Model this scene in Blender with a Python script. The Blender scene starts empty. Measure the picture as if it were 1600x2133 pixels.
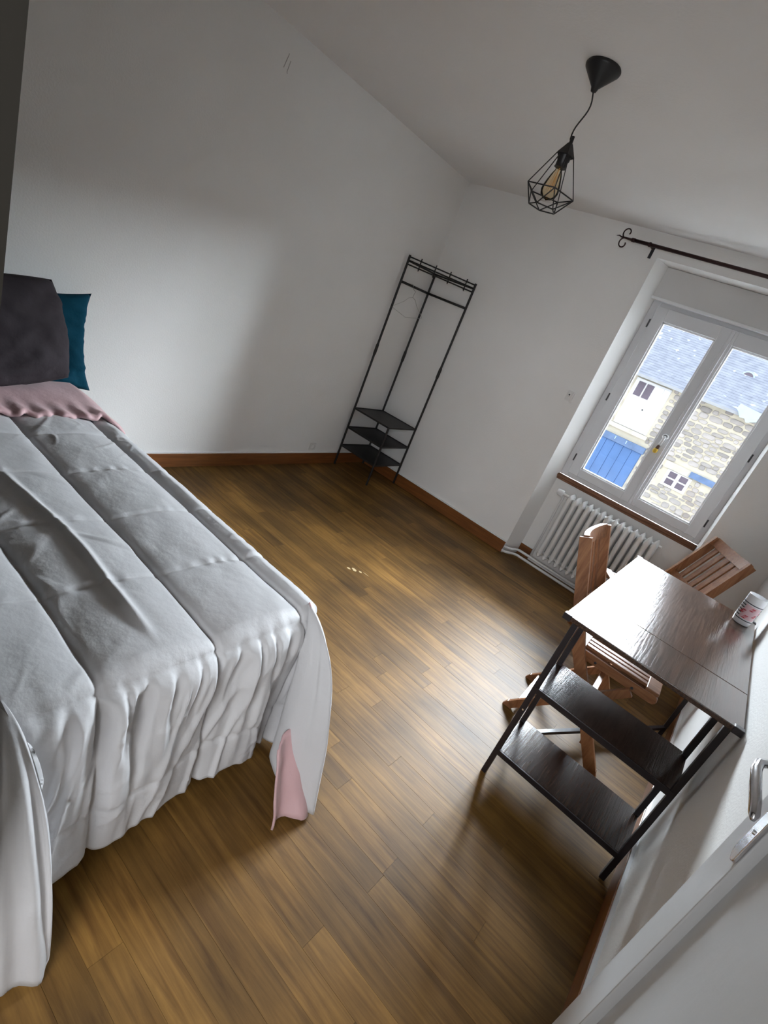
import bpy, bmesh, math, random
from mathutils import Vector, Matrix, noise

random.seed(7)
scene = bpy.context.scene
COL = scene.collection
PI = math.pi

# ------------------------------------------------------------------ camera
cam_data = bpy.data.cameras.new('camera')
cam = bpy.data.objects.new('camera', cam_data)
COL.objects.link(cam)
RGT = Vector((0.7211776, 0.5923276, 0.3592365))
DWN = Vector((0.5036780, -0.0923081, -0.8589457))
FWD = Vector((-0.4756168, 0.8003919, -0.3649129))
cam.matrix_world = Matrix(((RGT.x, -DWN.x, -FWD.x, 2.77479),
                           (RGT.y, -DWN.y, -FWD.y, -3.93223),
                           (RGT.z, -DWN.z, -FWD.z, 1.48773),
                           (0, 0, 0, 1)))
cam_data.sensor_fit = 'HORIZONTAL'
cam_data.sensor_width = 36.0
cam_data.lens = 1096.586 / 1600 * 36.0
cam_data.clip_start = 0.02
cam_data.clip_end = 200
scene.camera = cam

# ------------------------------------------------------------------ light
scene.view_settings.view_transform = 'Standard'
scene.view_settings.look = 'None'
scene.view_settings.gamma = 1.0
scene.view_settings.use_curve_mapping = False
scene.view_settings.exposure = 2.08

world = bpy.data.worlds.new('overcast_sky')
scene.world = world
world.use_nodes = True
bg = world.node_tree.nodes['Background']
bg.inputs['Color'].default_value = (0.86, 0.93, 1.0, 1)
bg.inputs['Strength'].default_value = 0.54

def area(name, loc, target, sx, sy, power, col):
    l = bpy.data.lights.new(name, 'AREA')
    l.shape = 'RECTANGLE'
    l.size, l.size_y, l.energy, l.color = sx, sy, power, col
    o = bpy.data.objects.new(name, l)
    COL.objects.link(o)
    o.location = loc
    o.rotation_euler = (Vector(target) - Vector(loc)).to_track_quat('-Z', 'Y').to_euler()
    return o

area('courtyard_fill_panel', (3.6, 7.0, 4.75), (2.1, 0.2, 1.6), 13.0, 3.5, 5600, (0.88, 0.94, 1.0))  # added area panel, out of view, boosts the light through the window
area('hallway_daylight', (3.30, -5.5, 1.80), (1.9, -1.5, 1.3), 1.1, 1.1, 16, (0.93, 0.96, 1.0))
portal = area('window_portal', (2.2, 0.46, 1.41), (2.2, -1.0, 1.41), 1.06, 1.36, 1, (1, 1, 1))
portal.data.cycles.is_portal = True

# ------------------------------------------------------------------ materials
def mat(name, base=(0.8, 0.8, 0.8), rough=0.5, metal=0.0, spec=0.5, noise_scale=None, noise_amt=0.0,
        bump=0.0, bump_scale=60.0, trans=0.0, ior=1.45, coat=0.0, rand=0.0, sheen=0.0):
    m = bpy.data.materials.new(name)
    m.use_nodes = True
    nt = m.node_tree
    b = nt.nodes['Principled BSDF']
    b.inputs['Base Color'].default_value = (*base, 1)
    b.inputs['Roughness'].default_value = rough
    b.inputs['Metallic'].default_value = metal
    b.inputs['Specular IOR Level'].default_value = spec
    b.inputs['IOR'].default_value = ior
    b.inputs['Transmission Weight'].default_value = trans
    b.inputs['Coat Weight'].default_value = coat
    b.inputs['Sheen Weight'].default_value = sheen
    tc = nt.nodes.new('ShaderNodeTexCoord')
    if noise_amt or rand:
        n = nt.nodes.new('ShaderNodeTexNoise')
        n.inputs['Scale'].default_value = noise_scale or 5.0
        n.inputs['Detail'].default_value = 6
        nt.links.new(tc.outputs['Object'], n.inputs['Vector'])
        mr = nt.nodes.new('ShaderNodeMapRange')
        mr.inputs['To Min'].default_value = 1 - noise_amt
        mr.inputs['To Max'].default_value = 1 + noise_amt
        mr.inputs['From Min'].default_value = 0.25
        mr.inputs['From Max'].default_value = 0.75
        nt.links.new(n.outputs['Fac'], mr.inputs['Value'])
        last = mr.outputs['Result']
        if rand:
            oi = nt.nodes.new('ShaderNodeObjectInfo')
            m2 = nt.nodes.new('ShaderNodeMapRange')
            m2.inputs['To Min'].default_value = 1 - rand
            m2.inputs['To Max'].default_value = 1 + rand
            nt.links.new(oi.outputs['Random'], m2.inputs['Value'])
            mu = nt.nodes.new('ShaderNodeMath'); mu.operation = 'MULTIPLY'
            nt.links.new(last, mu.inputs[0]); nt.links.new(m2.outputs['Result'], mu.inputs[1])
            last = mu.outputs[0]
        vm = nt.nodes.new('ShaderNodeVectorMath'); vm.operation = 'SCALE'
        vm.inputs[0].default_value = base
        nt.links.new(last, vm.inputs['Scale'])
        nt.links.new(vm.outputs['Vector'], b.inputs['Base Color'])
    if bump:
        n2 = nt.nodes.new('ShaderNodeTexNoise')
        n2.inputs['Scale'].default_value = bump_scale
        n2.inputs['Detail'].default_value = 4
        nt.links.new(tc.outputs['Object'], n2.inputs['Vector'])
        bp = nt.nodes.new('ShaderNodeBump')
        bp.inputs['Strength'].default_value = bump
        bp.inputs['Distance'].default_value = 0.01
        nt.links.new(n2.outputs['Fac'], bp.inputs['Height'])
        nt.links.new(bp.outputs['Normal'], b.inputs['Normal'])
    return m

def wood(name, dark, light, rough, along='X', scale=1.0, rand=0.0, bump=0.1, spec=0.5, stretch=14.0, stain=0.0, contrast=(0.3, 0.72), coat=0.0):
    """stretched noise grain; object coordinates so every board keeps its own grain"""
    m = bpy.data.materials.new(name)
    m.use_nodes = True
    nt = m.node_tree; N = nt.nodes; L = nt.links
    b = N['Principled BSDF']
    b.inputs['Roughness'].default_value = rough
    b.inputs['Specular IOR Level'].default_value = spec
    b.inputs['Coat Weight'].default_value = coat
    tc = N.new('ShaderNodeTexCoord')
    oi = N.new('ShaderNodeObjectInfo')
    mp = N.new('ShaderNodeMapping')
    s = {'X': (1, stretch, stretch), 'Y': (stretch, 1, stretch), 'Z': (stretch, stretch, 1)}[along]
    mp.inputs['Scale'].default_value = tuple(v * scale for v in s)
    off = N.new('ShaderNodeVectorMath'); off.operation = 'SCALE'
    off.inputs[0].default_value = (37.0, 91.0, 53.0)
    L.new(oi.outputs['Random'], off.inputs['Scale'])
    add = N.new('ShaderNodeVectorMath'); add.operation = 'ADD'
    L.new(tc.outputs['Object'], add.inputs[0]); L.new(off.outputs['Vector'], add.inputs[1])
    L.new(add.outputs['Vector'], mp.inputs['Vector'])
    n = N.new('ShaderNodeTexNoise')
    n.inputs['Scale'].default_value = 2.2; n.inputs['Detail'].default_value = 9; n.inputs['Roughness'].default_value = 0.62
    n.inputs['Distortion'].default_value = 0.5
    L.new(mp.outputs['Vector'], n.inputs['Vector'])
    cr = N.new('ShaderNodeValToRGB')
    cr.color_ramp.elements[0].position, cr.color_ramp.elements[1].position = contrast
    cr.color_ramp.elements[0].color = (*dark, 1)
    cr.color_ramp.elements[1].color = (*light, 1)
    L.new(n.outputs['Fac'], cr.inputs['Fac'])
    last = cr.outputs['Color']
    if rand:
        m2 = N.new('ShaderNodeMapRange')
        m2.inputs['To Min'].default_value = 1 - rand; m2.inputs['To Max'].default_value = 1 + rand
        L.new(oi.outputs['Random'], m2.inputs['Value'])
        vm = N.new('ShaderNodeVectorMath'); vm.operation = 'SCALE'
        L.new(last, vm.inputs[0]); L.new(m2.outputs['Result'], vm.inputs['Scale'])
        last = vm.outputs['Vector']
    if stain:
        geo = N.new('ShaderNodeNewGeometry')
        n3 = N.new('ShaderNodeTexNoise'); n3.inputs['Scale'].default_value = 2.6; n3.inputs['Detail'].default_value = 5
        L.new(geo.outputs['Position'], n3.inputs['Vector'])
        m3 = N.new('ShaderNodeMapRange')
        m3.inputs['From Min'].default_value = 0.3; m3.inputs['From Max'].default_value = 0.7
        m3.inputs['To Min'].default_value = 1 - stain; m3.inputs['To Max'].default_value = 1 + stain * 0.6
        L.new(n3.outputs['Fac'], m3.inputs['Value'])
        vm2 = N.new('ShaderNodeVectorMath'); vm2.operation = 'SCALE'
        L.new(last, vm2.inputs[0]); L.new(m3.outputs['Result'], vm2.inputs['Scale'])
        last = vm2.outputs['Vector']
    L.new(last, b.inputs['Base Color'])
    bp = N.new('ShaderNodeBump'); bp.inputs['Strength'].default_value = bump; bp.inputs['Distance'].default_value = 0.004
    L.new(n.outputs['Fac'], bp.inputs['Height']); L.new(bp.outputs['Normal'], b.inputs['Normal'])
    return m

M = {}
M['wall'] = mat('white_plaster', (0.80, 0.79, 0.77), 0.75, noise_scale=1.7, noise_amt=0.03, bump=0.12, bump_scale=120)
M['ceiling'] = mat('ceiling_paint', (0.80, 0.785, 0.77), 0.8, noise_scale=1.3, noise_amt=0.03, bump=0.1, bump_scale=90)
M['hall'] = mat('hall_paint', (0.40, 0.37, 0.33), 0.8, noise_scale=2, noise_amt=0.04)
M['jamb'] = mat('jamb_painted_shade', (0.035, 0.032, 0.027), 0.9, spec=0.05, noise_scale=3, noise_amt=0.05)  # shade of the doorway wall put into a near-black base colour
M['plank'] = wood('oak_strip', (0.082, 0.036, 0.007), (0.262, 0.138, 0.033), 0.54, 'X', 1.4, rand=0.26, bump=0.12, stain=0.45, stretch=15, contrast=(0.25, 0.74), spec=0.29)
M['subfloor'] = mat('floor_gap', (0.05, 0.03, 0.015), 0.8, noise_scale=10, noise_amt=0.2)
M['skirting'] = wood('varnished_pine', (0.13, 0.042, 0.010), (0.25, 0.092, 0.024), 0.35, 'X', 1.5, bump=0.06, contrast=(0.3, 0.75))
M['skirting_y'] = wood('varnished_pine_y', (0.13, 0.042, 0.010), (0.25, 0.092, 0.024), 0.35, 'Y', 1.5, bump=0.06, contrast=(0.3, 0.75))
M['white_gloss'] = mat('white_gloss', (0.80, 0.81, 0.82), 0.35, noise_scale=4, noise_amt=0.02)
M['door_paint'] = mat('door_paint', (0.66, 0.67, 0.68), 0.38, noise_scale=2, noise_amt=0.03, bump=0.05, bump_scale=40)
M['shutter_box'] = mat('shutter_box_paint', (0.62, 0.61, 0.60), 0.6, noise_scale=3, noise_amt=0.03)
M['pvc'] = mat('window_pvc', (0.70, 0.71, 0.73), 0.35, noise_scale=3, noise_amt=0.02)
def thin_glass(name, tint, ior=1.35):
    m = bpy.data.materials.new(name); m.use_nodes = True
    nt = m.node_tree; N = nt.nodes; L = nt.links
    N.remove(N['Principled BSDF'])
    tr = N.new('ShaderNodeBsdfTransparent'); tr.inputs['Color'].default_value = (*tint, 1)
    gl_ = N.new('ShaderNodeBsdfGlossy'); gl_.inputs['Roughness'].default_value = 0.02
    fr = N.new('ShaderNodeFresnel'); fr.inputs['IOR'].default_value = ior
    mx = N.new('ShaderNodeMixShader')
    L.new(fr.outputs[0], mx.inputs['Fac']); L.new(tr.outputs[0], mx.inputs[1]); L.new(gl_.outputs[0], mx.inputs[2])
    L.new(mx.outputs[0], N['Material Output'].inputs['Surface'])
    return m
M['glass'] = thin_glass('window_glass', (0.97, 0.99, 1.0))
M['sill'] = wood('sill_wood', (0.10, 0.045, 0.025), (0.27, 0.14, 0.085), 0.75, 'X', 2, bump=0.15, spec=0.15)
M['radiator'] = mat('radiator_enamel', (0.78, 0.78, 0.77), 0.4, noise_scale=6, noise_amt=0.03)
M['pipe'] = mat('painted_pipe', (0.72, 0.72, 0.71), 0.45, noise_scale=8, noise_amt=0.05)
M['black'] = mat('black_powder_coat', (0.013, 0.012, 0.012), 0.45, noise_scale=30, noise_amt=0.15)
M['black_shelf'] = mat('black_shelf_board', (0.016, 0.015, 0.015), 0.5, noise_scale=20, noise_amt=0.2)
M['iron'] = mat('brown_iron', (0.035, 0.014, 0.014), 0.4, metal=0.4, noise_scale=30, noise_amt=0.2)
M['table_metal'] = mat('table_metal', (0.016, 0.012, 0.014), 0.38, noise_scale=20, noise_amt=0.15)
M['table_wood'] = wood('dark_oak_laminate', (0.018, 0.009, 0.006), (0.085, 0.043, 0.026), 0.17, 'Y', 3.0, bump=0.16, stretch=22, contrast=(0.35, 0.68))
M['shelf_wood'] = wood('dark_oak_shelf', (0.014, 0.008, 0.006), (0.052, 0.028, 0.019), 0.22, 'Y', 3.0, bump=0.16, stretch=22, contrast=(0.35, 0.7))
M['chair_wood'] = wood('oiled_acacia', (0.17, 0.062, 0.023), (0.37, 0.170, 0.075), 0.38, 'X', 3.0, bump=0.06, stretch=9)
M['chair_wood_z'] = wood('oiled_acacia_upright', (0.17, 0.062, 0.023), (0.37, 0.170, 0.075), 0.38, 'Z', 3.0, bump=0.06, stretch=9)
M['tag'] = mat('yellow_tag', (0.75, 0.50, 0.18), 0.5, noise_scale=20, noise_amt=0.1)
M['chrome'] = mat('worn_chrome', (0.62, 0.62, 0.64), 0.22, metal=1.0, noise_scale=40, noise_amt=0.15)
M['screw'] = mat('bright_screw', (0.8, 0.8, 0.8), 0.25, metal=1.0, noise_scale=40, noise_amt=0.1)
M['hinge'] = mat('dark_hinge', (0.06, 0.06, 0.065), 0.4, metal=0.6, noise_scale=40, noise_amt=0.2)
M['brass'] = mat('yellow_brass_grip', (0.72, 0.47, 0.06), 0.3, metal=0.3, noise_scale=20, noise_amt=0.1)
M['knob_brown'] = mat('brown_grip', (0.10, 0.05, 0.03), 0.4, noise_scale=20, noise_amt=0.1)
M['duvet'] = mat('silver_grey_microfibre', (0.58, 0.575, 0.585), 0.55, noise_scale=3, noise_amt=0.04, bump=0.30, bump_scale=26, spec=0.3, sheen=0.15)
M['pink'] = mat('dusty_pink_lining', (0.62, 0.40, 0.41), 0.5, noise_scale=4, noise_amt=0.05, bump=0.25, bump_scale=24, sheen=0.2)
M['mattress'] = mat('mattress_ticking', (0.55, 0.54, 0.52), 0.8, noise_scale=8, noise_amt=0.05)
M['bed_base'] = mat('bed_base_cloth', (0.03, 0.03, 0.033), 0.85, noise_scale=20, noise_amt=0.2)
M['charcoal'] = mat('charcoal_cotton', (0.045, 0.038, 0.043), 0.85, noise_scale=6, noise_amt=0.12, bump=0.3, bump_scale=30, spec=0.15)
M['teal'] = mat('teal_cotton', (0.002, 0.042, 0.072), 0.85, noise_scale=5, noise_amt=0.14, bump=0.3, bump_scale=25, spec=0.15)
M['amber'] = thin_glass('amber_glass', (0.975, 0.90, 0.74), 1.25)
M['filament'] = mat('filament', (0.65, 0.36, 0.14), 0.4, noise_scale=20, noise_amt=0.1)
M['cup'] = mat('white_ceramic', (0.80, 0.80, 0.82), 0.25, noise_scale=6, noise_amt=0.01)
M['cup_black'] = mat('black_print', (0.02, 0.02, 0.03), 0.35, noise_scale=10, noise_amt=0.1)
M['cup_red'] = mat('red_print', (0.55, 0.07, 0.09), 0.35, noise_scale=10, noise_amt=0.1)
M['cup_pink'] = mat('pink_print', (0.80, 0.56, 0.60), 0.35, noise_scale=10, noise_amt=0.05)
M['plastic'] = mat('white_plastic', (0.72, 0.71, 0.69), 0.4, noise_scale=8, noise_amt=0.02)
M['dark_hole'] = mat('dark_socket_hole', (0.06, 0.06, 0.06), 0.6, noise_scale=8, noise_amt=0.1)
M['pencil'] = mat('pencil_scuff', (0.42, 0.41, 0.39), 0.8, noise_scale=30, noise_amt=0.3)
M['wire'] = mat('hanger_wire', (0.42, 0.41, 0.38), 0.35, metal=0.6, noise_scale=30, noise_amt=0.1)
M['mortar'] = mat('lime_mortar', (0.72, 0.66, 0.54), 0.95, noise_scale=2.5, noise_amt=0.15, bump=0.4, bump_scale=18)
M['stone'] = mat('field_stone', (0.43, 0.395, 0.38), 0.9, noise_scale=3.5, noise_amt=0.22, bump=0.4, bump_scale=14, rand=0.28)
M['lintel'] = mat('dressed_granite', (0.66, 0.61, 0.54), 0.9, noise_scale=5, noise_amt=0.12)
M['blue'] = mat('blue_door_paint', (0.115, 0.23, 0.50), 0.6, noise_scale=2, noise_amt=0.12)
M['blue_beam'] = mat('faded_blue_beam', (0.16, 0.24, 0.42), 0.7, noise_scale=6, noise_amt=0.2)
M['ext_white'] = mat('exterior_white', (0.86, 0.86, 0.88), 0.55, noise_scale=4, noise_amt=0.03)
M['ext_pane'] = mat('exterior_pane', (0.16, 0.13, 0.17), 0.15, noise_scale=2, noise_amt=0.2)
M['lintel_grey'] = mat('grey_eaves_board', (0.42, 0.43, 0.46), 0.7, noise_scale=6, noise_amt=0.1)
M['zinc'] = mat('zinc_sheet', (0.52, 0.66, 0.76), 0.5, noise_scale=5, noise_amt=0.08)
M['ground'] = mat('courtyard_gravel', (0.16, 0.15, 0.14), 0.95, noise_scale=9, noise_amt=0.25)

def slate_material():
    m = bpy.data.materials.new('lichen_slate'); m.use_nodes = True
    nt = m.node_tree; N = nt.nodes; L = nt.links; b = N['Principled BSDF']
    b.inputs['Roughness'].default_value = 0.6
    tc = N.new('ShaderNodeTexCoord')
    n = N.new('ShaderNodeTexNoise'); n.inputs['Scale'].default_value = 5; n.inputs['Detail'].default_value = 8
    L.new(tc.outputs['Object'], n.inputs['Vector'])
    oi = N.new('ShaderNodeObjectInfo')
    cr = N.new('ShaderNodeValToRGB')
    cr.color_ramp.elements[0].position = 0.3; cr.color_ramp.elements[0].color = (0.28, 0.30, 0.37, 1)
    cr.color_ramp.elements[1].position = 0.75; cr.color_ramp.elements[1].color = (0.42, 0.44, 0.52, 1)
    L.new(n.outputs['Fac'], cr.inputs['Fac'])
    v = N.new('ShaderNodeTexVoronoi'); v.inputs['Scale'].default_value = 4.4; v.inputs['Randomness'].default_value = 1
    dn = N.new('ShaderNodeTexNoise'); dn.inputs['Scale'].default_value = 6; dn.inputs['Detail'].default_value = 6
    L.new(tc.outputs['Object'], dn.inputs['Vector'])
    mx = N.new('ShaderNodeMix'); mx.data_type = 'VECTOR'; mx.inputs['Factor'].default_value = 0.22
    L.new(tc.outputs['Object'], mx.inputs[4]); L.new(dn.outputs['Color'], mx.inputs[5])
    L.new(mx.outputs[1], v.inputs['Vector'])
    lt = N.new('ShaderNodeMapRange'); lt.inputs['From Min'].default_value = 0.11; lt.inputs['From Max'].default_value = 0.20
    lt.inputs['To Min'].default_value = 0.75; lt.inputs['To Max'].default_value = 0.0
    L.new(v.outputs['Distance'], lt.inputs['Value'])
    mc = N.new('ShaderNodeMix'); mc.data_type = 'RGBA'
    L.new(lt.outputs['Result'], mc.inputs['Factor'])
    L.new(cr.outputs['Color'], mc.inputs[6])
    mc.inputs[7].default_value = (0.80, 0.85, 0.88, 1)
    L.new(mc.outputs[2], b.inputs['Base Color'])
    return m
M['slate'] = slate_material()

# ------------------------------------------------------------------ mesh helpers
class MB:
    def __init__(s):
        s.v = []; s.f = []; s.m = []; s.cur = 0
    def add(s, verts, faces):
        o = len(s.v)
        s.v += [tuple(v) for v in verts]
        s.f += [tuple(i + o for i in f) for f in faces]
        s.m += [s.cur] * len(faces)
        return s
    def box(s, x0, x1, y0, y1, z0, z1, mtx=None):
        vs = [Vector((x, y, z)) for z in (z0, z1) for y in (y0, y1) for x in (x0, x1)]
        if mtx: vs = [mtx @ v for v in vs]
        return s.add(vs, [(0, 2, 3, 1), (4, 5, 7, 6), (0, 1, 5, 4), (2, 6, 7, 3), (0, 4, 6, 2), (1, 3, 7, 5)])
    def bar(s, p0, p1, w, h, up=(0, 0, 1), e0=0.0, e1=0.0):
        """rectangular bar between two points; w across, h along 'up'"""
        p0, p1 = Vector(p0), Vector(p1); d = (p1 - p0).normalized()
        p0 = p0 - d * e0; p1 = p1 + d * e1
        u = Vector(up); sd = d.cross(u)
        if sd.length < 1e-5: sd = d.cross(Vector((0, 1, 0)))
        sd.normalize(); u = sd.cross(d).normalized()
        vs = [p + sd * a * w / 2 + u * b * h / 2 for p in (p0, p1) for a, b in ((-1, -1), (1, -1), (1, 1), (-1, 1))]
        return s.add(vs, [(3, 2, 1, 0), (4, 5, 6, 7), (0, 1, 5, 4), (1, 2, 6, 5), (2, 3, 7, 6), (3, 0, 4, 7)])
    def tube(s, pts, r, n=8, cap=True):
        pts = [Vector(p) for p in pts]
        rs = r if isinstance(r, (list, tuple)) else [r] * len(pts)
        up = None; rings = []
        for i, p in enumerate(pts):
            if i == 0: d = pts[1] - p
            elif i == len(pts) - 1: d = p - pts[i - 1]
            else: d = (pts[i + 1] - p).normalized() + (p - pts[i - 1]).normalized()
            if d.length < 1e-9: d = pts[min(i + 1, len(pts) - 1)] - p
            d.normalize()
            if up is None:
                up = Vector((0, 0, 1)) if abs(d.z) < 0.9 else Vector((1, 0, 0))
            a = d.cross(up).normalized(); up = a.cross(d).normalized()
            rings.append([p + (a * math.cos(t) + up * math.sin(t)) * rs[i] for t in [2 * PI * k / n for k in range(n)]])
        vs = [v for r_ in rings for v in r_]
        fs = []
        for i in range(len(pts) - 1):
            for k in range(n):
                a, b = i * n + k, i * n + (k + 1) % n
                fs.append((a, b, b + n, a + n))
        if cap:
            fs.append(tuple(range(n - 1, -1, -1)))
            fs.append(tuple((len(pts) - 1) * n + k for k in range(n)))
        return s.add(vs, fs)
    def lathe(s, prof, c=(0, 0, 0), n=24, axis='Z'):
        vs = []; fs = []
        for r, z in prof:
            for k in range(n):
                t = 2 * PI * k / n
                p = (r * math.cos(t), r * math.sin(t), z)
                if axis == 'Y': p = (p[0], p[2], p[1])
                if axis == 'X': p = (p[2], p[0], p[1])
                vs.append((p[0] + c[0], p[1] + c[1], p[2] + c[2]))
        for i in range(len(prof) - 1):
            for k in range(n):
                a, b = i * n + k, i * n + (k + 1) % n
                fs.append((a, b, b + n, a + n))
        return s.add(vs, fs)
    def prism(s, poly, axis, a0, a1):
        """extrude a 2D polygon along an axis; poly given in the other two axes' order"""
        def put(p, a):
            if axis == 'X': return (a, p[0], p[1])
            if axis == 'Y': return (p[0], a, p[1])
            return (p[0], p[1], a)
        n = len(poly)
        vs = [put(p, a0) for p in poly] + [put(p, a1) for p in poly]
        fs = [tuple(range(n - 1, -1, -1)), tuple(range(n, 2 * n))]
        fs += [(k, (k + 1) % n, n + (k + 1) % n, n + k) for k in range(n)]
        return s.add(vs, fs)
    def grid(s, pts):
        """pts[i][j] -> surface"""
        nr, nc = len(pts), len(pts[0])
        vs = [p for r in pts for p in r]
        fs = [(i * nc + j, i * nc + j + 1, (i + 1) * nc + j + 1, (i + 1) * nc + j) for i in range(nr - 1) for j in range(nc - 1)]
        return s.add(vs, fs)
    def build(s, name, mats, parent=None, smooth=False, bevel=0.0, merge=0.0, angle=None, fixn=True):
        me = bpy.data.meshes.new(name)
        me.from_pydata(s.v, [], s.f)
        mats = mats if isinstance(mats, (list, tuple)) else [mats]
        for m_ in mats: me.materials.append(m_)
        if len(mats) > 1:
            me.polygons.foreach_set('material_index', s.m)
        bm = bmesh.new(); bm.from_mesh(me)
        if merge: bmesh.ops.remove_doubles(bm, verts=bm.verts, dist=merge)
        if fixn: bmesh.ops.recalc_face_normals(bm, faces=bm.faces)
        bm.to_mesh(me); bm.free()
        if smooth:
            me.polygons.foreach_set('use_smooth', [True] * len(me.polygons))
            if angle:
                me.set_sharp_from_angle(angle=angle)
        o = bpy.data.objects.new(name, me)
        COL.objects.link(o)
        if parent: o.parent = parent
        if bevel:
            b = o.modifiers.new('bevel', 'BEVEL'); b.width = bevel; b.segments = 2; b.limit_method = 'ANGLE'
        return o

def tag(o, label, cat, group=None, kind=None):
    o['label'] = label; o['category'] = cat
    if group: o['group'] = group
    if kind: o['kind'] = kind
    return o
def empty(name, loc, label, cat, group=None, rz=0.0):
    o = bpy.data.objects.new(name, None); COL.objects.link(o)
    o.location = loc; o.rotation_euler = (0, 0, rz); o.empty_display_size = 0.1
    return tag(o, label, cat, group)
def struct(o, label, cat):
    return tag(o, label, cat, None, 'structure')
def sm(a, b, x):
    t = max(0.0, min(1.0, (x - a) / (b - a))); return t * t * (3 - 2 * t)
def nz(x, y, z=0.0): return noise.noise(Vector((x, y, z)))

# ================================================================== THE ROOM
W, H, YF = 3.135, 2.44, -3.75          # right wall, ceiling, front wall
NL, NR, NT = 1.600, 2.745, 2.295        # window niche at the wall face
BL, BR, BY = 1.655, 2.722, 0.20         # niche at its back

# floor with planks
fl = MB().box(0, W, YF - 0.15, 0.20, -0.05, -0.013).build('floor', M['subfloor'])
struct(fl, 'worn honey-brown oak strip floor', 'floor')
pw = 0.0785
row = 0; y = 0.195
rnd = random.Random(21)
while y > YF - 0.14:
    y0 = y - pw
    x = 0.0
    x_next = rnd.uniform(0.15, 1.1)
    while x < W - 0.001:
        xe = min(x_next, W)
        if W - xe < 0.12: xe = W
        ok = not (y0 > -0.02 and (xe < NL or x > NR))
        if ok:
            xa, xb = x, xe
            if y0 > -0.02: xa, xb = max(xa, NL + .02), min(xb, NR - .02)
            if xb - xa > 0.03:
                L_ = xb - xa - 0.0005; w_ = pw - 0.0005
                t = rnd.uniform(-0.0003, 0.0002)
                b_ = 0.00012
                mb = MB()
                vs = [(-L_/2, -w_/2, -0.012), (L_/2, -w_/2, -0.012), (L_/2, w_/2, -0.012), (-L_/2, w_/2, -0.012),
                      (-L_/2, -w_/2, -b_), (L_/2, -w_/2, -b_), (L_/2, w_/2, -b_), (-L_/2, w_/2, -b_),
                      (-L_/2 + b_, -w_/2 + b_, 0), (L_/2 - b_, -w_/2 + b_, 0), (L_/2 - b_, w_/2 - b_, 0), (-L_/2 + b_, w_/2 - b_, 0)]
                fs = []
                for q in (0, 4):
                    fs += [(q + k, q + (k + 1) % 4, q + 4 + (k + 1) % 4, q + 4 + k) for k in range(4)]
                fs.append((8, 9, 10, 11))
                mb.add(vs, fs)
                p = mb.build('plank', M['plank'], fl)
                p.location = ((xa + xb) / 2, (y + y0) / 2, t)
        x = xe
        x_next = xe + rnd.uniform(0.55, 1.45)
    y = y0
    row += 1

# chipped pale knot in the floor
mb = MB()
rk = random.Random(4)
def chip(cx, cy, pts, z=0.0012):
    n = len(pts)
    mb.add([(cx + a, cy + b, z) for a, b in pts] + [(cx, cy, z + 0.0006)], [(k, (k + 1) % n, n) for k in range(n)])
for cx, cy, rx, ry in ((1.345, -1.585, .020, .012), (1.375, -1.563, .012, .008), (1.32, -1.61, .013, .009), (1.405, -1.545, .022, .003)):
    chip(cx, cy, [(rx * math.cos(t) * rk.uniform(.7, 1.2), ry * math.sin(t) * rk.uniform(.7, 1.2)) for t in [2 * PI * k / 9 for k in range(9)]])
M['chip'] = mat('bare_chipped_wood', (0.62, 0.47, 0.27), 0.7, noise_scale=40, noise_amt=0.2)
o = mb.build('wood_chip', M['chip'], fl)

# ceiling
o = MB().box(0, W, YF - 0.15, 0.0, H, H + 0.1).build('ceiling', M['ceiling'])
struct(o, 'plain off-white ceiling', 'ceiling')

# walls
wl = MB().box(-0.12, 0, YF - 0.15, 0.0, 0, H).build('wall_left', M['wall'])
struct(wl, 'bare white plaster wall behind the bed head', 'wall')
mb = MB()
for (ya, za, yb, zb) in ((-1.873, 2.335, -1.888, 2.268), (-1.855, 2.312, -1.862, 2.262), (-1.862, 2.262, -1.858, 2.255)):
    mb.bar((0.0008, ya, za), (0.0008, yb, zb), 0.0012, 0.004, up=(0, 1, 0))
mb.build('pencil_scuff', M['pencil'], wl)

wb = MB()
# front face pieces around the niche
def quad(p): wb.add(p, [(0, 1, 2, 3)])
wb.box(0, NL - .0, 0, 0.45, 0, H)
wb.box(NR, W + .12, 0, 0.45, 0, H)
wb.box(NL, NR, 0, 0.45, NT, H)
# splayed reveals (solid wedges)
wb.prism([(NL, 0), (BL, BY), (BL, 0.45), (NL, 0.45)], 'Z', 0, NT)
wb.prism([(NR, 0), (NR, 0.45), (BR, 0.45), (BR, BY)], 'Z', 0, NT)
# parapet below the window and lintel above the box
wb.box(BL, BR, BY, 0.45, 0, 0.72)
wb.box(BL, BR, 0.30, 0.45, 2.06, NT)
o = wb.build('wall_back', M['wall'])
struct(o, 'white plaster wall with the deep window niche', 'wall')

ex = MB()
ex.box(-9, NL - .02, 0.455, 0.50, -2.8, 5.2).box(NR + .02, 12, 0.455, 0.50, -2.8, 5.2).box(NL - .02, NR + .02, 0.455, 0.50, -2.8, 0.70).box(NL - .02, NR + .02, 0.455, 0.50, 2.10, 5.2)
M['clad'] = mat('dark_added_cladding', (0.10, 0.095, 0.09), 0.95, noise_scale=4, noise_amt=0.2)  # unseen dark cladding, added to cut bounce light onto the house opposite
o = ex.build('wall_added_cladding', M['clad'])
struct(o, 'unseen dark cladding added outside the window wall', 'wall')
wr = MB().box(W, W + 0.12, YF - 0.15, 0.0, 0, H).build('wall_right', M['wall'])
struct(wr, 'white wall beside the dark folding table', 'wall')

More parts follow.
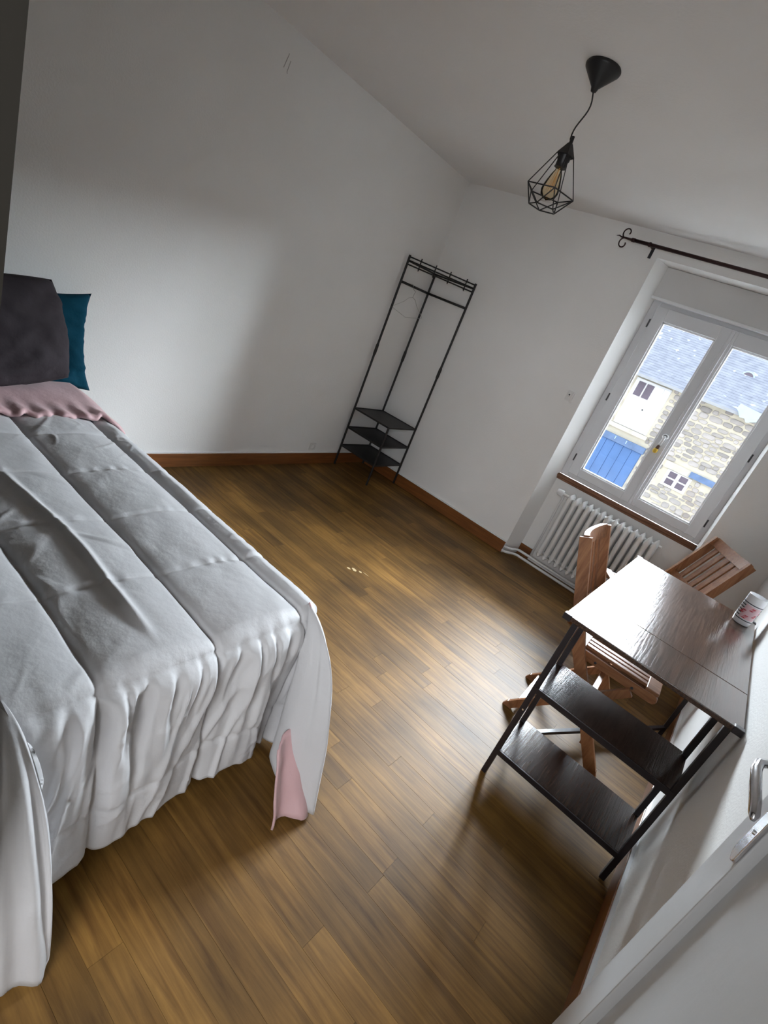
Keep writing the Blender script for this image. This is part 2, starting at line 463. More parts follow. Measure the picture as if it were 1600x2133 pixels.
JX = 2.236                                 # left side of the doorway
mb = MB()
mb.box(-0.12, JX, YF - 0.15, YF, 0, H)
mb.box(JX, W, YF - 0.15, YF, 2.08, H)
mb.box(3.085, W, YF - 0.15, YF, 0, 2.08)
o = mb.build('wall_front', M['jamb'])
struct(o, 'doorway wall coloured dark for its shade at the extreme upper left', 'wall')

# hallway shell behind the camera
mb = MB()
mb.box(1.2, 3.9, -6.2, YF - 0.15, -0.06, 0.0)
mb.box(1.2, 3.9, -6.2, YF - 0.15, H, H + 0.1)
mb.box(1.1, 1.2, -6.2, YF - 0.15, 0, H)
mb.box(3.9, 4.0, -6.2, YF - 0.15, 0, H)
mb.box(1.1, 4.0, -6.3, -6.2, 0, H)
mb.box(W + 0.12, 3.9, YF - 0.16, YF - 0.02, 0, H)
o = mb.build('wall_hall', M['hall'])
struct(o, 'hallway shell behind the doorway', 'wall')

# baseboards with a painted white top line
HB = 0.0955
def skirting(name, x0, x1, y0, y1, m, capbox, label):
    b = MB().box(x0, x1, y0, y1, 0.0, HB).build(name, m, bevel=0.002)
    struct(b, label, 'baseboard')
    MB().box(*capbox, HB, HB + 0.007).build('paint_line', M['white_gloss'], b)
    return b
skirting('baseboard_left', 0, 0.016, YF, 0, M['skirting_y'], (0, 0.012, YF, 0), 'reddish varnished baseboard along the bed-head wall')
skirting('baseboard_back', 0.016, NL - 0.004, -0.016, 0, M['skirting'], (0.016, NL - .004, -0.012, 0), 'reddish varnished baseboard between corner and niche')
skirting('baseboard_niche', BL, 1.76, BY - 0.014, BY, M['skirting'], (BL, 1.76, BY - 0.008, BY), 'short baseboard piece behind the radiator pipes')
skirting('baseboard_right', W - 0.016, W, -3.74, -0.016, M['skirting_y'], (W - 0.012, W, -3.74, -0.016), 'varnished baseboard under the folding table')

# ------------------------------------------------------------------ window
win = MB()
FY0, FY1 = 0.215, 0.285
# fixed frame
win.box(BL, 1.712, FY0, FY1, 0.745, 2.10)
win.box(2.680, BR, FY0, FY1, 0.745, 2.10)
win.box(1.712, 2.680, FY0, FY1, 0.745, 0.790)
win.box(1.712, 2.680, FY0, FY1, 2.055, 2.10)
w1 = win.build('window_1', M['pvc'], bevel=0.003)
struct(w1, 'white double casement window with tall panes', 'window')
def sash(x0, x1, z0, z1, px0, px1, pz0, pz1, yo=0.0):
    mb = MB()
    y0, y1 = 0.198 + yo, 0.262 + yo
    mb.box(x0, px0, y0, y1, z0, z1); mb.box(px1, x1, y0, y1, z0, z1)
    mb.box(px0, px1, y0, y1, z0, pz0); mb.box(px0, px1, y0, y1, pz1, z1)
    s_ = mb.build('sash', M['pvc'], w1, bevel=0.003)
    mb = MB()
    b = 0.012
    for (a0, a1, c0, c1) in ((px0 - b*.2, px0 + b, pz0, pz1), (px1 - b, px1 + b*.2, pz0, pz1), (px0, px1, pz0 - b*.2, pz0 + b), (px0, px1, pz1 - b, pz1 + b*.2)):
        mb.box(a0, a1, y0 + 0.012, y0 + 0.03, c0, c1)
    mb.build('glazing_bead', M['white_gloss'], s_, bevel=0.002)
    MB().box(px0, px1, y0 + 0.034, y0 + 0.038, pz0, pz1).build('pane', M['glass'], s_)
    return s_
sash(1.705, 2.205, 0.782, 2.062, 1.782, 2.137, 0.843, 1.978)
sash(2.214, 2.686, 0.782, 2.062, 2.240, 2.614, 0.843, 1.974)
MB().prism([(2.196, 0.2), (2.200, 0.186), (2.218, 0.186), (2.222, 0.2)], 'Z', 0.79, 2.055).build('meeting_bead', M['pvc'], w1)
for hx, hz in ((1.700, 0.905), (1.700, 1.395), (1.700, 1.94), (2.692, 0.905), (2.692, 1.395), (2.692, 1.94)):
    MB().tube([(hx, 0.196, hz - .028), (hx, 0.196, hz + .028)], 0.0052, 10).build('hinge', M['hinge'], w1, smooth=True, angle=.6)
hd = MB().lathe([(0, -0.014), (0.016, -0.014), (0.021, -0.006), (0.022, 0.0)], (2.186, 0.186, 1.305), 18, 'Y')
hd = hd.build('handle', M['white_gloss'], w1, smooth=True, angle=.8)
MB().tube([(2.186, 0.176, 1.305), (2.186, 0.160, 1.30), (2.185, 0.156, 1.275), (2.183, 0.156, 1.240)], [.010, .010, .009, .009], 10).build('lever', M['white_gloss'], hd, smooth=True)
MB().tube([(2.186, 0.165, 1.306), (2.186, 0.172, 1.306)], 0.013, 12).build('rosette', M['chrome'], hd, smooth=True, angle=.6)
MB().tube([(2.183, 0.156, 1.240), (2.181, 0.156, 1.222), (2.180, 0.156, 1.212)], [.010, .012, .012], 10).build('collar', M['knob_brown'], hd, smooth=True)
MB().tube([(2.180, 0.156, 1.212), (2.178, 0.156, 1.200), (2.176, 0.156, 1.186), (2.175, 0.156, 1.180)], [.013, .017, .015, .008], 12).build('grip', M['brass'], hd, smooth=True)

# roller shutter box above the window
mb = MB()
mb.box(BL - 0.012, BR + 0.006, 0.165, 0.30, 2.105, NT - 0.002)
t1 = mb.build('trim_1', M['shutter_box'], bevel=0.002)
struct(t1, 'flat grey roller-shutter box above the window', 'shutter box')
MB().box(BL - 0.012, BR + 0.006, 0.155, 0.20, 2.088, 2.105).build('lip', M['white_gloss'], t1, bevel=0.002)
# wooden sill
t2 = MB().box(BL - 0.004, BR + 0.002, 0.168, 0.215, 0.720, 0.745).build('trim_2', M['sill'], bevel=0.004)
struct(t2, 'narrow brown wooden sill strip below the window', 'window sill')
MB().box(BL, BR, 0.172, 0.21, 0.704, 0.720).build('sill_apron', M['sill'], t2, bevel=0.003)

# ------------------------------------------------------------------ door
DX, DYF = 3.040, -2.952
door = MB()
DT = 0.036; DN = DYF - 0.78
door.box(DX, DX + DT, DYF - 0.105, DYF, 0.008, 2.04)
door.box(DX, DX + DT, DN, DN + 0.11, 0.008, 2.04)
door.box(DX, DX + DT, DN + 0.11, DYF - 0.105, 0.008, 0.20)
door.box(DX, DX + DT, DN + 0.11, DYF - 0.105, 1.92, 2.04)
d1 = door.build('door_1', M['door_paint'], bevel=0.003)
struct(d1, 'white panelled door standing open against the right wall', 'door')
MB().box(DX + 0.016, DX + 0.026, DN + 0.10, DYF - 0.095, 0.19, 1.93).build('door_panel', M['door_paint'], d1)
hp = MB()
hp.prism([(-3.040 + .018 * math.cos(a), z_ + .018 * math.sin(a)) for z_, rng in ((0.958, range(10, 19)), (1.20, range(0, 9)))
          for a in [PI * k / 9 for k in rng]], 'X', DX - 0.006, DX)
hp = hp.build('handle_plate', M['chrome'], d1, bevel=0.0015)
hp['label'] = 'long worn chrome handle plate'
MB().tube([(DX - .006, -3.040, 1.0), (DX - .0085, -3.040, 1.0)], .004, 10).build('screw', M['screw'], hp)
MB().prism([(-3.044, 1.035), (-3.036, 1.035), (-3.036, 1.055), (-3.044, 1.055)], 'X', DX - .0068, DX - .005).build('keyhole', M['dark_hole'], hp)
lv = MB()
path = [(3.035, -3.040, 1.105), (3.010, -3.040, 1.105), (2.993, -3.046, 1.105), (2.981, -3.062, 1.105), (2.978, -3.085, 1.104),
        (2.980, -3.115, 1.100), (2.984, -3.145, 1.094), (2.986, -3.165, 1.089), (2.986, -3.174, 1.086)]
lv.tube(path, [.0065, .0062, .0062, .0064, .0068, .0072, .0072, .0066, .003], 14)
lv = lv.build('lever', M['chrome'], d1, smooth=True)
lv['label'] = 'curved chrome lever handle'

# ================================================================== RADIATOR
rad = empty('radiator', (2.18, 0.10, 0.0), 'white cast-iron column radiator under the window', 'radiator')
def sec_mesh():
    mb = MB()
    for yy in (-0.048, 0.0, 0.048):
        mb.tube([(0, yy, 0.135), (0, yy, 0.16), (0, yy, 0.60), (0, yy, 0.635)], [.011, .0178, .0178, .013], 12)
    # headers: rounded boxes with a ridge
    for z0, z1, zr in ((0.598, 0.640, 0.668), (0.150, 0.128, 0.108)):
        ys = [-0.064, -0.052, -0.026, 0.0, 0.026, 0.052, 0.064]
        sc = [0.45, 0.95, 0.85, 1.0, 0.85, 0.95, 0.45]
        rows = []
        for yy, q in zip(ys, sc):
            hw = 0.0215 * q
            zt = z1 + (zr - z1) * (0.2 + 0.8 * q)
            rows.append([(-hw, yy, z0 + (z1 - z0) * .2), (-hw, yy, z1 - (z1 - z0) * .2), (-hw * .5, yy, (z1 + zt) / 2), (0, yy, zt),
                         (hw * .5, yy, (z1 + zt) / 2), (hw, yy, z1 - (z1 - z0) * .2), (hw, yy, z0 + (z1 - z0) * .2), (0, yy, z0), (-hw, yy, z0 + (z1 - z0) * .2)])
        mb.grid(rows)
        mb.add(rows[0][:-1], [tuple(range(8))]); mb.add(rows[-1][:-1], [tuple(range(8))])
    return mb
sec0 = None
for k in range(14):
    xx = -0.325 + k * 0.0505
    if sec0 is None:
        sec0 = sec_mesh().build('radiator_section', M['radiator'], rad, smooth=True, angle=1.0)
        s_ = sec0
    else:
        s_ = sec0.copy(); COL.objects.link(s_); s_.parent = rad
    s_.location = (xx, 0, 0)
for z_ in (0.628, 0.150): MB().tube([(-0.335, 0, z_), (0.345, 0, z_)], 0.013, 10).build('header_tube', M['radiator'], rad, smooth=True)
va = MB().tube([(-0.335, -.0, 0.632), (-0.375, 0, 0.634), (-0.395, 0, 0.634)], [.010, .010, .013], 12)
va = va.build('valve', M['radiator'], rad, smooth=True, angle=.8)
MB().lathe([(0, -0.026), (0.022, -0.026), (0.026, -0.018), (0.027, 0.016), (0.020, 0.026), (0.0, 0.026)], (-0.418, -0.0, 0.634), 18, 'X').build('valve_knob', M['white_gloss'], va, smooth=True, angle=.7)
MB().tube([(-0.385, 0.0, 0.622), (-0.385, 0.0, 0.06)], 0.0075, 8).build('riser_pipe', M['pipe'], rad, smooth=True)
MB().lathe([(0, 0), (.010, 0), (.010, .02), (0, .022)], (0.352, 0, 0.634), 12, 'X').build('bleed_cap', M['radiator'], rad, smooth=True, angle=.7)
for x_ in (0.30, -0.30): MB().box(x_, x_ + .006, 0.02, 0.098, 0.58, 0.60).build('wall_bracket', M['radiator'], rad)
for z_, yy, yw, nm in ((0.030, -0.045, -0.045, 'lower'), (0.066, -0.020, -0.036, 'upper')):
    p = MB().tube([(-0.578, -0.128 if nm == 'lower' else -0.118, z_), (-0.545, -0.125 if nm == 'lower' else -0.115, z_), (-0.525, -0.10, z_), (-0.505, yy - .02, z_), (-0.475, yy, z_), (0.50, yy, z_)], 0.0105, 10)
    p = p.build('heating_pipe', M['pipe'], rad, smooth=True)
MB().tube([(0.355, 0, 0.15), (0.39, 0, 0.15), (0.395, 0, 0.14), (0.395, -0.02, 0.066)], 0.0085, 8).build('return_pipe', M['pipe'], rad, smooth=True)

# ================================================================== CURTAIN ROD
cr = empty('curtain_rod', (2.17, -0.09, 2.335), 'dark iron curtain rod with scroll ends above the window', 'curtain rod')
RX0, RX1 = 1.435 - 2.17, 2.90 - 2.17
MB().tube([(RX0, 0, 0), (RX1, 0, 0)], 0.011, 12).build('rod', M['iron'], cr, smooth=True)
for sgn, xe in ((-1, RX0), (1, RX1)):
    fi = MB()
    fi.tube([(xe - sgn * .01, 0, 0), (xe + sgn * .012, 0, 0)], 0.0125, 12)
    fi.tube([(xe + sgn * .012, 0, 0), (xe + sgn * .05, 0, .001), (xe + sgn * .085, 0, .001), (xe + sgn * .10, 0, .006), (xe + sgn * .118, 0, .002)], [.008, .006, .0045, .0035, .0015], 8)
    for q in (1, -1):
        pts = []
        for k in range(22):
            t = k / 21
            a = -PI * .55 + t * PI * 1.75
            r = 0.031 * (1 - .45 * t)
            pts.append((xe + sgn * (.058 + .004 * (1 - t) + r * math.cos(a) * .9 - .002), 0, q * (.030 + .006 * t + r * math.sin(a))))
        pts = [(xe + sgn * .058, 0, 0)] + pts
        fi.tube(pts, .0042, 6)
    fi.build('scroll_finial', M['iron'], cr, smooth=True)
for xb in (1.545 - 2.17, 2.80 - 2.17):
    b = MB()
    b.lathe([(.0085, -.008), (.014, -.006), (.014, .006), (.0085, .008)], (xb, 0, 0), 14, 'X')
    b.bar((xb + .006, 0.0, -0.004), (xb + .006, 0.085, -0.004), 0.008, 0.010)
    b = b.build('bracket', M['iron'], cr)
    MB().box(xb - .004, xb + .016, 0.084, 0.0898, -0.058, 0.01).build('bracket_plate', M['hinge'], b, bevel=.002)

# ================================================================== CORNER CLOTHES RACK
rk_ = empty('clothes_rack', (0.03, -0.03, 0), 'slim black metal corner clothes rack with three low shelves', 'clothes rack')
PL, PR, PM, PF = Vector((0.0, -0.398, 0)), Vector((0.398, 0.0, 0)), Vector((0.004, -0.002, 0)), Vector((0.398, -0.398, 0))
TR = 0.0095
for P_, zt in ((PL, 1.778), (PR, 1.778), (PM, 1.745), (PF, 0.535)):
    mb = MB().tube([P_ + Vector((0, 0, 0)), P_ + Vector((0, 0, zt))], TR, 10)
    if zt > 1: mb.tube([P_ + Vector((0, 0, 0.99)), P_ + Vector((0, 0, 1.005)), P_ + Vector((0, 0, 1.075)), P_ + Vector((0, 0, 1.09))], [TR, TR * 1.35, TR * 1.35, TR], 10)
    mb.build('post', M['black'], rk_, smooth=True, angle=.8)
up = lambda P_, z_: (P_.x, P_.y, z_)
for a, b in ((PL, PM), (PM, PR)):
    MB().tube([up(a, 1.583), up(b, 1.583)], 0.0092, 8).build('hanging_rail', M['black'], rk_, smooth=True)
    MB().tube([up(a, 1.738), up(b, 1.738)], 0.0070, 8).build('top_rail', M['black'], rk_, smooth=True)
for z_ in (1.766, 1.712):
    MB().tube([up(PL, z_), up(PR, z_)], 0.0052, 8).build('front_rail', M['black'], rk_, smooth=True)
MB().tube([up(PL, 1.740), up(PR, 1.740)], 0.0055, 8).build('front_rail', M['black'], rk_, smooth=True)
for t in (0.17, 0.39, 0.61, 0.86):
    q = PL.lerp(PR, t); nrm = Vector((1, -1, 0)).normalized()
    p = q + nrm * 0.006
    MB().tube([p + Vector((0, 0, 1.700)), p + Vector((0, 0, 1.785))], 0.0045, 6).tube(
        [p + Vector((0, 0, 1.700)), p + nrm * .012 + Vector((0, 0, 1.694)), p + nrm * .022 + Vector((0, 0, 1.706))], 0.003, 6).build('coat_hook', M['black'], rk_, smooth=True)
for z_ in (0.183, 0.353, 0.528):
    sh = MB().box(0.006, 0.394, -0.394, -0.006, z_ - 0.004, z_ + 0.002).build('shelf', M['black_shelf'], rk_)
    mb = MB()
    for a, b in ((PL, PM), (PM, PR), (PR, PF), (PF, PL)):
        mb.bar(up(a, z_), up(b, z_), 0.012, 0.014)
    mb.build('shelf_rim', M['black'], sh)

# wire hanger hanging on the rail
hg = empty('coat_hanger', (0.03, -0.275, 1.583), 'thin bent wire coat hanger on the corner rack', 'coat hanger')
d_ = Vector((0.45, 0.89, 0)).normalized()
c_ = Vector((0.050, 0.0, 0))
def hp_(a, z_): return c_ + d_ * a + Vector((0, 0, z_))
MB().tube([Vector((-.012, 0, .004)), Vector((-.006, 0, .0125)), Vector((.004, 0, .014)), Vector((.016, 0, .006)), Vector((.020, 0, -.012)), hp_(.006, -.03), hp_(0, -.055), hp_(0, -.075)], .0014, 6).build('hook', M['wire'], hg, smooth=True)
MB().tube([hp_(0, -.075), hp_(-.03, -.088), hp_(-.06, -.125), hp_(-.135, -.185), hp_(-.142, -.195), hp_(-.12, -.205), hp_(0, -.235), hp_(.12, -.205), hp_(.142, -.195), hp_(.135, -.185), hp_(.06, -.125), hp_(.03, -.088), hp_(0, -.075)], .0013, 6).build('frame', M['wire'], hg, smooth=True)

# ================================================================== PENDANT LAMP
LX, LY = 1.66, -1.84
lamp = empty('pendant_lamp', (LX, LY, H), 'black wire-cage pendant lamp with an amber bulb', 'lamp')
MB().lathe([(0, 0), (.062, 0), (.0655, -.006), (.063, -.014), (.014, -.066), (.010, -.078), (.006, -.080), (0, -.080)], n=32).build('ceiling_rose', M['black'], lamp, smooth=True, angle=.9)
cz = 2.195 - H
pts = []
for k in range(13):
    t = k / 12
    pts.append((0.012 * math.sin(t * PI * 2.0) * (1 - .3 * t) - .002, 0.010 * math.sin(t * PI * 1.2) , -0.076 + (cz + 0.076) * t))
pts[-1] = (0, 0, cz); pts[0] = (0, 0, -.076)
MB().tube(pts, .0028, 8).build('cord', M['black'], lamp, smooth=True)
MB().lathe([(0, .025), (.0055, .024), (.007, .002), (.009, 0), (.012, -.004)], (0, 0, cz), 14).build('cord_grip', M['black'], lamp, smooth=True)
NV = 5
hexcap = MB()
ring = lambda r, z_, ph=0.0: [Vector((r * math.cos(2 * PI * k / NV + ph), r * math.sin(2 * PI * k / NV + ph), cz + z_)) for k in range(NV)]
PH = 0.30
c0, c1, c2 = ring(.010, 0, PH), ring(.036, -.040, PH), ring(.035, -.043, PH)
hexcap.grid([c0 + [c0[0]], c1 + [c1[0]], c2 + [c2[0]]])
hexcap.add(c0, [tuple(range(NV))])
hexcap.build('cage_cap', M['black'], lamp)
MB().lathe([(0, -.03), (.024, -.03), (.024, -.055), (.021, -.060), (.021, -.078), (.0225, -.082), (.0, -.082)], (0, 0, cz), 20).build('bulb_socket', M['black'], lamp, smooth=True, angle=.7)
cage = MB()
r1 = ring(.0345, -.042, PH); r2 = ring(.098, -.168, PH); r3 = ring(.056, -.222, PH + PI / NV)
for k in range(NV):
    cage.tube([r1[k], r2[k]], .0020, 6)
    cage.tube([r2[k], r2[(k + 1) % NV]], .0024, 6)
    cage.tube([r2[k], r3[k]], .0024, 6)
    cage.tube([r2[(k + 1) % NV], r3[k]], .0024, 6)
    cage.tube([r3[k], r3[(k + 1) % NV]], .0024, 6)
cage.build('wire_cage', M['black'], lamp, smooth=True)
bulb = MB().lathe([(.0125, -.080), (.0135, -.092), (.021, -.108), (.029, -.133), (.034, -.153), (.0345, -.164), (.029, -.180), (.017, -.189), (.005, -.1925), (0.0, -.196)], (0, 0, cz), 24)
bulb = bulb.build('bulb', M['amber'], lamp, smooth=True)
fm = MB()
for k in range(6):
    a = 2 * PI * k / 6; b = a + PI / 6
    fm.tube([(.008 * math.cos(a), .008 * math.sin(a), cz - .10), (.015 * math.cos(b), .015 * math.sin(b), cz - .162), (.008 * math.cos(b + .5), .008 * math.sin(b + .5), cz - .10)], .0007, 5)
fm.tube([(0, 0, cz - .083), (0, 0, cz - .165)], .0018, 6)
fm.build('filament', M['filament'], bulb)

# ================================================================== FOLDING TABLE
TX0, TX1, TYN, TYF, TZ = 2.540, 3.122, -2.160, -0.950, 0.760
TS = -1.870
tb = empty('folding_table', ((TX0 + TX1) / 2, TYN + .14, 0), 'dark wood-look drop-leaf table with two shelves on black metal legs', 'table')
ox, oy = tb.location.x, tb.location.y
def loc(mb_):
    mb_.v = [(v[0] - ox, v[1] - oy, v[2]) for v in mb_.v]; return mb_
def rpanel(x0, x1, y0, y1, z0, z1): return loc(MB().box(x0, x1, y0, y1, z0, z1))
rpanel(TX0, TX1, TYN, TS - .001, TZ - .018, TZ).build('table_top', M['table_wood'], tb, bevel=.0025)
rpanel(TX0, TX1, TS + .001, TYF, TZ - .018, TZ).build('drop_leaf', M['table_wood'], tb, bevel=.0025)
for (xx, yy) in ((TX0, TYN), (TX1, TYN), (TX0, TYF), (TX1, TYF)):
    sx = 1 if xx == TX0 else -1; sy = 1 if yy == TYN else -1
    mb = MB()
    mb.box(min(xx - sx * .003, xx + sx * .026), max(xx - sx * .003, xx + sx * .026), min(yy - sy * .003, yy + sy * .020), max(yy - sy * .003, yy + sy * .020), TZ - .021, TZ + .0025)
    loc(mb).build('corner_guard', M['table_metal'], tb, bevel=.002)
LN, LF = -2.133, -1.888
for xx in (2.585, 3.090):
    for yy in (LN, LF):
        rpanel(xx - .010, xx + .010, yy - .013, yy + .013, 0.0, TZ - .018).build('leg', M['table_metal'], tb, bevel=.002)
    # end frame rails and gussets
    for z0_ in (TZ - .040, .100, .418):
        loc(MB().box(xx - .009, xx + .009, LN, LF, z0_, z0_ + (.022 if z0_ > .5 else .018))).build('end_rail', M['table_metal'], tb)
    for y0, sg in ((LN + .012, 1), (LF - .012, -1)):
        poly = [(y0, TZ - .02), (y0 + sg * .062, TZ - .02)] + [(y0 + sg * (.062 - .062 * math.sin(a)), TZ - .02 - .02 - .075 * (1 - math.cos(a))) for a in [PI / 2 * k / 6 for k in range(7)]]
        loc(MB().prism(poly, 'X', xx - .004, xx + .004)).build('gusset', M['table_metal'], tb)
for z_ in (0.118, 0.436):
    rpanel(2.577, 3.098, LN - .010, LF + .014, z_ - .0, z_ + .015).build('shelf', M['shelf_wood'], tb, bevel=.002)
    loc(MB().bar((2.585, LN - .014, z_ + .004), (3.09, LN - .014, z_ + .004), .006, .022)).build('shelf_rail', M['table_metal'], tb)
loc(MB().lathe([(0, -.0015), (.0038, -.001), (.0038, .0)], (2.588, LN - .0132, .34), 10, 'Y')).build('screw', M['screw'], tb)
# swing-out gate leg under the leaf
gl = MB()
gl.bar((2.60, -1.865, 0.735), (3.083, -1.01, 0.735), .018, .016).bar((2.60, -1.865, 0.06), (3.083, -1.01, 0.06), .018, .016)
gl.bar((3.088, -0.998, 0.0), (3.088, -0.998, 0.742), .020, .020)
loc(gl).build('gate_leg', M['table_metal'], tb)

# ================================================================== CUP
cup = empty('tumbler', (3.058, -1.085, TZ), 'white cup with black stripes and red shapes on the table corner', 'cup')
CH, CR = 0.145, 0.040
MB().lathe([(0, 0.001), (.033, 0.001), (.036, .004), (.0385, .03), (.040, CH - .01), (.040, CH), (.0385, CH + .001), (.0375, CH - .003), (.036, .02), (0, .016)], n=32).build('body', M['cup'], cup, smooth=True, angle=.9)
def cup_patch(a0, a1, z0, z1, m, name, r=None, skew=0.0):
    n = max(2, int(abs(a1 - a0) / .12)); rows = []
    for zz in (z0, z1):
        rr = (0.0385 + .0015 * (zz - .03) / .105) + .0006
        rows.append([(rr * math.cos(a0 + (a1 - a0) * k / n + skew * (zz - z0)), rr * math.sin(a0 + (a1 - a0) * k / n + skew * (zz - z0)), zz) for k in range(n + 1)])
    MB().grid(rows).build(name, m, cup, smooth=True)
cup_patch(0, 2 * PI, .104, .108, M['cup_black'], 'stripe')
cup_patch(0, 2 * PI, .024, .028, M['cup_black'], 'stripe')
ca = math.atan2(-3.93 + 1.085, 2.77 - 3.058)
for zz in (.092, .079, .066, .053, .040):
    cup_patch(ca - 1.75, ca - .55, zz - .0022, zz + .0022, M['cup_black'], 'stripe')
    cup_patch(ca + 1.2, ca + 2.6, zz - .0022, zz + .0022, M['cup_black'], 'stripe')
cup_patch(ca - .55, ca + 1.15, .033, .099, M['cup_pink'], 'pink_band')
def cup_shape(a, z_, s_, m):
    rows = []
    for dz in (-1, 1):
        zz = z_ + dz * s_
        rr = (0.0385 + .0015 * (zz - .03) / .105) + .0012
        rows.append([(rr * math.cos(a + q * s_ / .04 * .9 + dz * .12), rr * math.sin(a + q * s_ / .04 * .9 + dz * .12), zz) for q in (-1, 0, 1)])
    MB().grid(rows).build('red_shape', m, cup, smooth=True)
for a, z_, s_ in ((ca - .5, .064, .009), (ca + .30, .084, .008), (ca + .02, .043, .0085), (ca + .85, .058, .007), (ca + 1.4, .078, .007), (ca - 2.2, .06, .008), (ca + 2.9, .07, .008)):
    cup_shape(a, z_, s_, M['cup_red'])

# ================================================================== FOLDING CHAIRS
def make_chair(label, x, y, ang):
    c = empty('folding_chair', (x, y, 0), label, 'chair', 'slatted wooden folding chairs at the table', ang)
    w = 0.200          # half width
    wz, wx = M['chair_wood_z'], M['chair_wood']
    T, K, Fp = (-.258, .905), (-.045, .45), (.255, 0.0)
    def side(mb, pts, y0, y1, wd):
        # flat member following a 2D path (x,z) with width wd, thickness y0..y1
        L_, R_ = [], []
        for i, p in enumerate(pts):
            a = Vector(pts[max(i - 1, 0)]); b = Vector(pts[min(i + 1, len(pts) - 1)])
            d = (b - a).normalized(); n = Vector((-d.y, d.x))
            L_.append(Vector(p) + n * wd / 2); R_.append(Vector(p) - n * wd / 2)
        for i in range(len(pts) - 1):
            poly = [L_[i], L_[i + 1], R_[i + 1], R_[i]]
            mb.prism([(q.x, q.y) for q in poly], 'Y', y0, y1)
        return mb
    for s_ in (-1, 1):
        y0, y1 = sorted((s_ * w, s_ * (w - .020)))
        # long member: back upright to front foot, cut flat at the floor
        side(MB(), [T, (-.150, .655), (-.045, .45), (.10, .235), (.243, .014)], y0, y1, .050).prism([(.222, 0), (.278, 0), (.264, .030), (.222, .004)], 'Y', y0, y1).build('back_leg', wz, c, merge=1e-5)
        # short member: seat front to rear foot
        y2, y3 = sorted((s_ * (w - .026), s_ * (w - .046)))
        side(MB(), [(.200, .418), (-.175, .016)], y2, y3, .036).prism([(-.205, 0), (-.160, 0), (-.160, .03), (-.19, .03)], 'Y', y2, y3).build('front_leg', wz, c)
        # seat side rail with rounded front
        y4, y5 = sorted((s_ * (w - .048), s_ * (w - .070)))
        poly = [(-.085, .418), (.275, .418)] + [(.275 + .021 * math.sin(a), .439 - .021 * math.cos(a)) for a in [PI * k / 6 for k in range(1, 6)]] + [(.275, .460), (-.085, .460)]
        MB().prism(poly, 'Y', y4, y5).build('seat_rail', wx, c, bevel=.002)
        for bx, bz in ((.195, .432), (.03, .434)):
            MB().lathe([(0, s_ * .003), (.006, s_ * .002), (.006, 0)], (bx, s_ * (w - .048), bz), 10, 'Y').build('bolt', M['hinge'], c)
    # seat slats run front to back between two broad cross boards
    iw = w - .070
    MB().box(-.085, -.035, -iw - .02, iw + .02, .458, .474).build('seat_board', wx, c, bevel=.003)
    MB().box(.235, .290, -iw - .02, iw + .02, .458, .474).build('seat_board', wx, c, bevel=.003)
    n = 7
    for k in range(n):
        yc = -iw + (2 * iw) * (k + .5) / n + 0.0
        MB().box(-.036, .236, yc - .0125, yc + .0125, .459, .473).build('seat_slat', wx, c, bevel=.002)
    for x_ in (-.03, .205): MB().box(x_, x_ + .028, -iw, iw, .444, .458).build('seat_cross_bar', wx, c)
    # backrest: plane through the uprights
    def bp(t): return (T[0] + (-.150 - T[0]) * t, T[1] + (.655 - T[1]) * t)
    slope = Vector((-.150 - T[0], 0, .655 - T[1])); ln = slope.length; slope.normalize()
    nrm = Vector((slope.z, 0, -slope.x)); nrm = nrm if nrm.x > 0 else -nrm
    def rail(t0, t1, bow, name, th=.020):
        rows = []
        N_ = 10
        P0 = Vector((T[0], 0, T[1]))
        for k in range(N_ + 1):
            yy = -w + .020 + (2 * w - .04) * k / N_
            bw = -bow * (1 - (2 * k / N_ - 1) ** 2)
            a = P0 + slope * (t0 * ln) + nrm * bw; b = P0 + slope * (t1 * ln) + nrm * bw
            rows.append([(a + nrm * th / 2 + Vector((0, yy, 0))), (b + nrm * th / 2 + Vector((0, yy, 0))), (b - nrm * th / 2 + Vector((0, yy, 0))), (a - nrm * th / 2 + Vector((0, yy, 0))), (a + nrm * th / 2 + Vector((0, yy, 0)))])
        mb = MB().grid(rows)
        mb.add(rows[0][:4], [(0, 1, 2, 3)]); mb.add(rows[-1][:4], [(3, 2, 1, 0)])
        return mb.build(name, wx, c, merge=1e-5)
    rail(-.02, .20, .022, 'crest_rail', .024)
    rail(1.12, 1.30, .020, 'lower_back_rail')
    P0 = Vector((T[0], 0, T[1]))
    for k in range(5):
        yy = (-2 + k) * .062
        bw = -.020 * (1 - (yy / w) ** 2)
        a = P0 + slope * (ln * .19) + nrm * bw + Vector((0, yy, 0)); b = P0 + slope * (ln * 1.14) + nrm * bw + Vector((0, yy, 0))
        MB().bar(a, b, .040, .011, up=nrm).build('back_slat', wz, c, bevel=.0015)
    # stretchers
    MB().box(-.155, -.128, -w + .046, w - .046, .030, .058).build('stretcher', wx, c)
    MB().box(.150, .172, -w + .020, w - .020, .085, .125).build('stretcher', wx, c)
    MB().box(.075, .098, -w + .020, w - .020, .245, .275).build('stretcher', wx, c)
    return c
ch1 = make_chair('slatted wooden folding chair pushed sideways under the table', 2.643, -1.500, math.radians(3))
tg = MB().box(-.156, -.127, .0, .036, .0575, .0592).build('paper_tag', M['tag'], ch1)
tg['label'] = 'small yellow tag on the stretcher'
ch2 = make_chair('slatted wooden folding chair standing behind the table under the window', 2.690, -0.445, math.radians(-147.7))

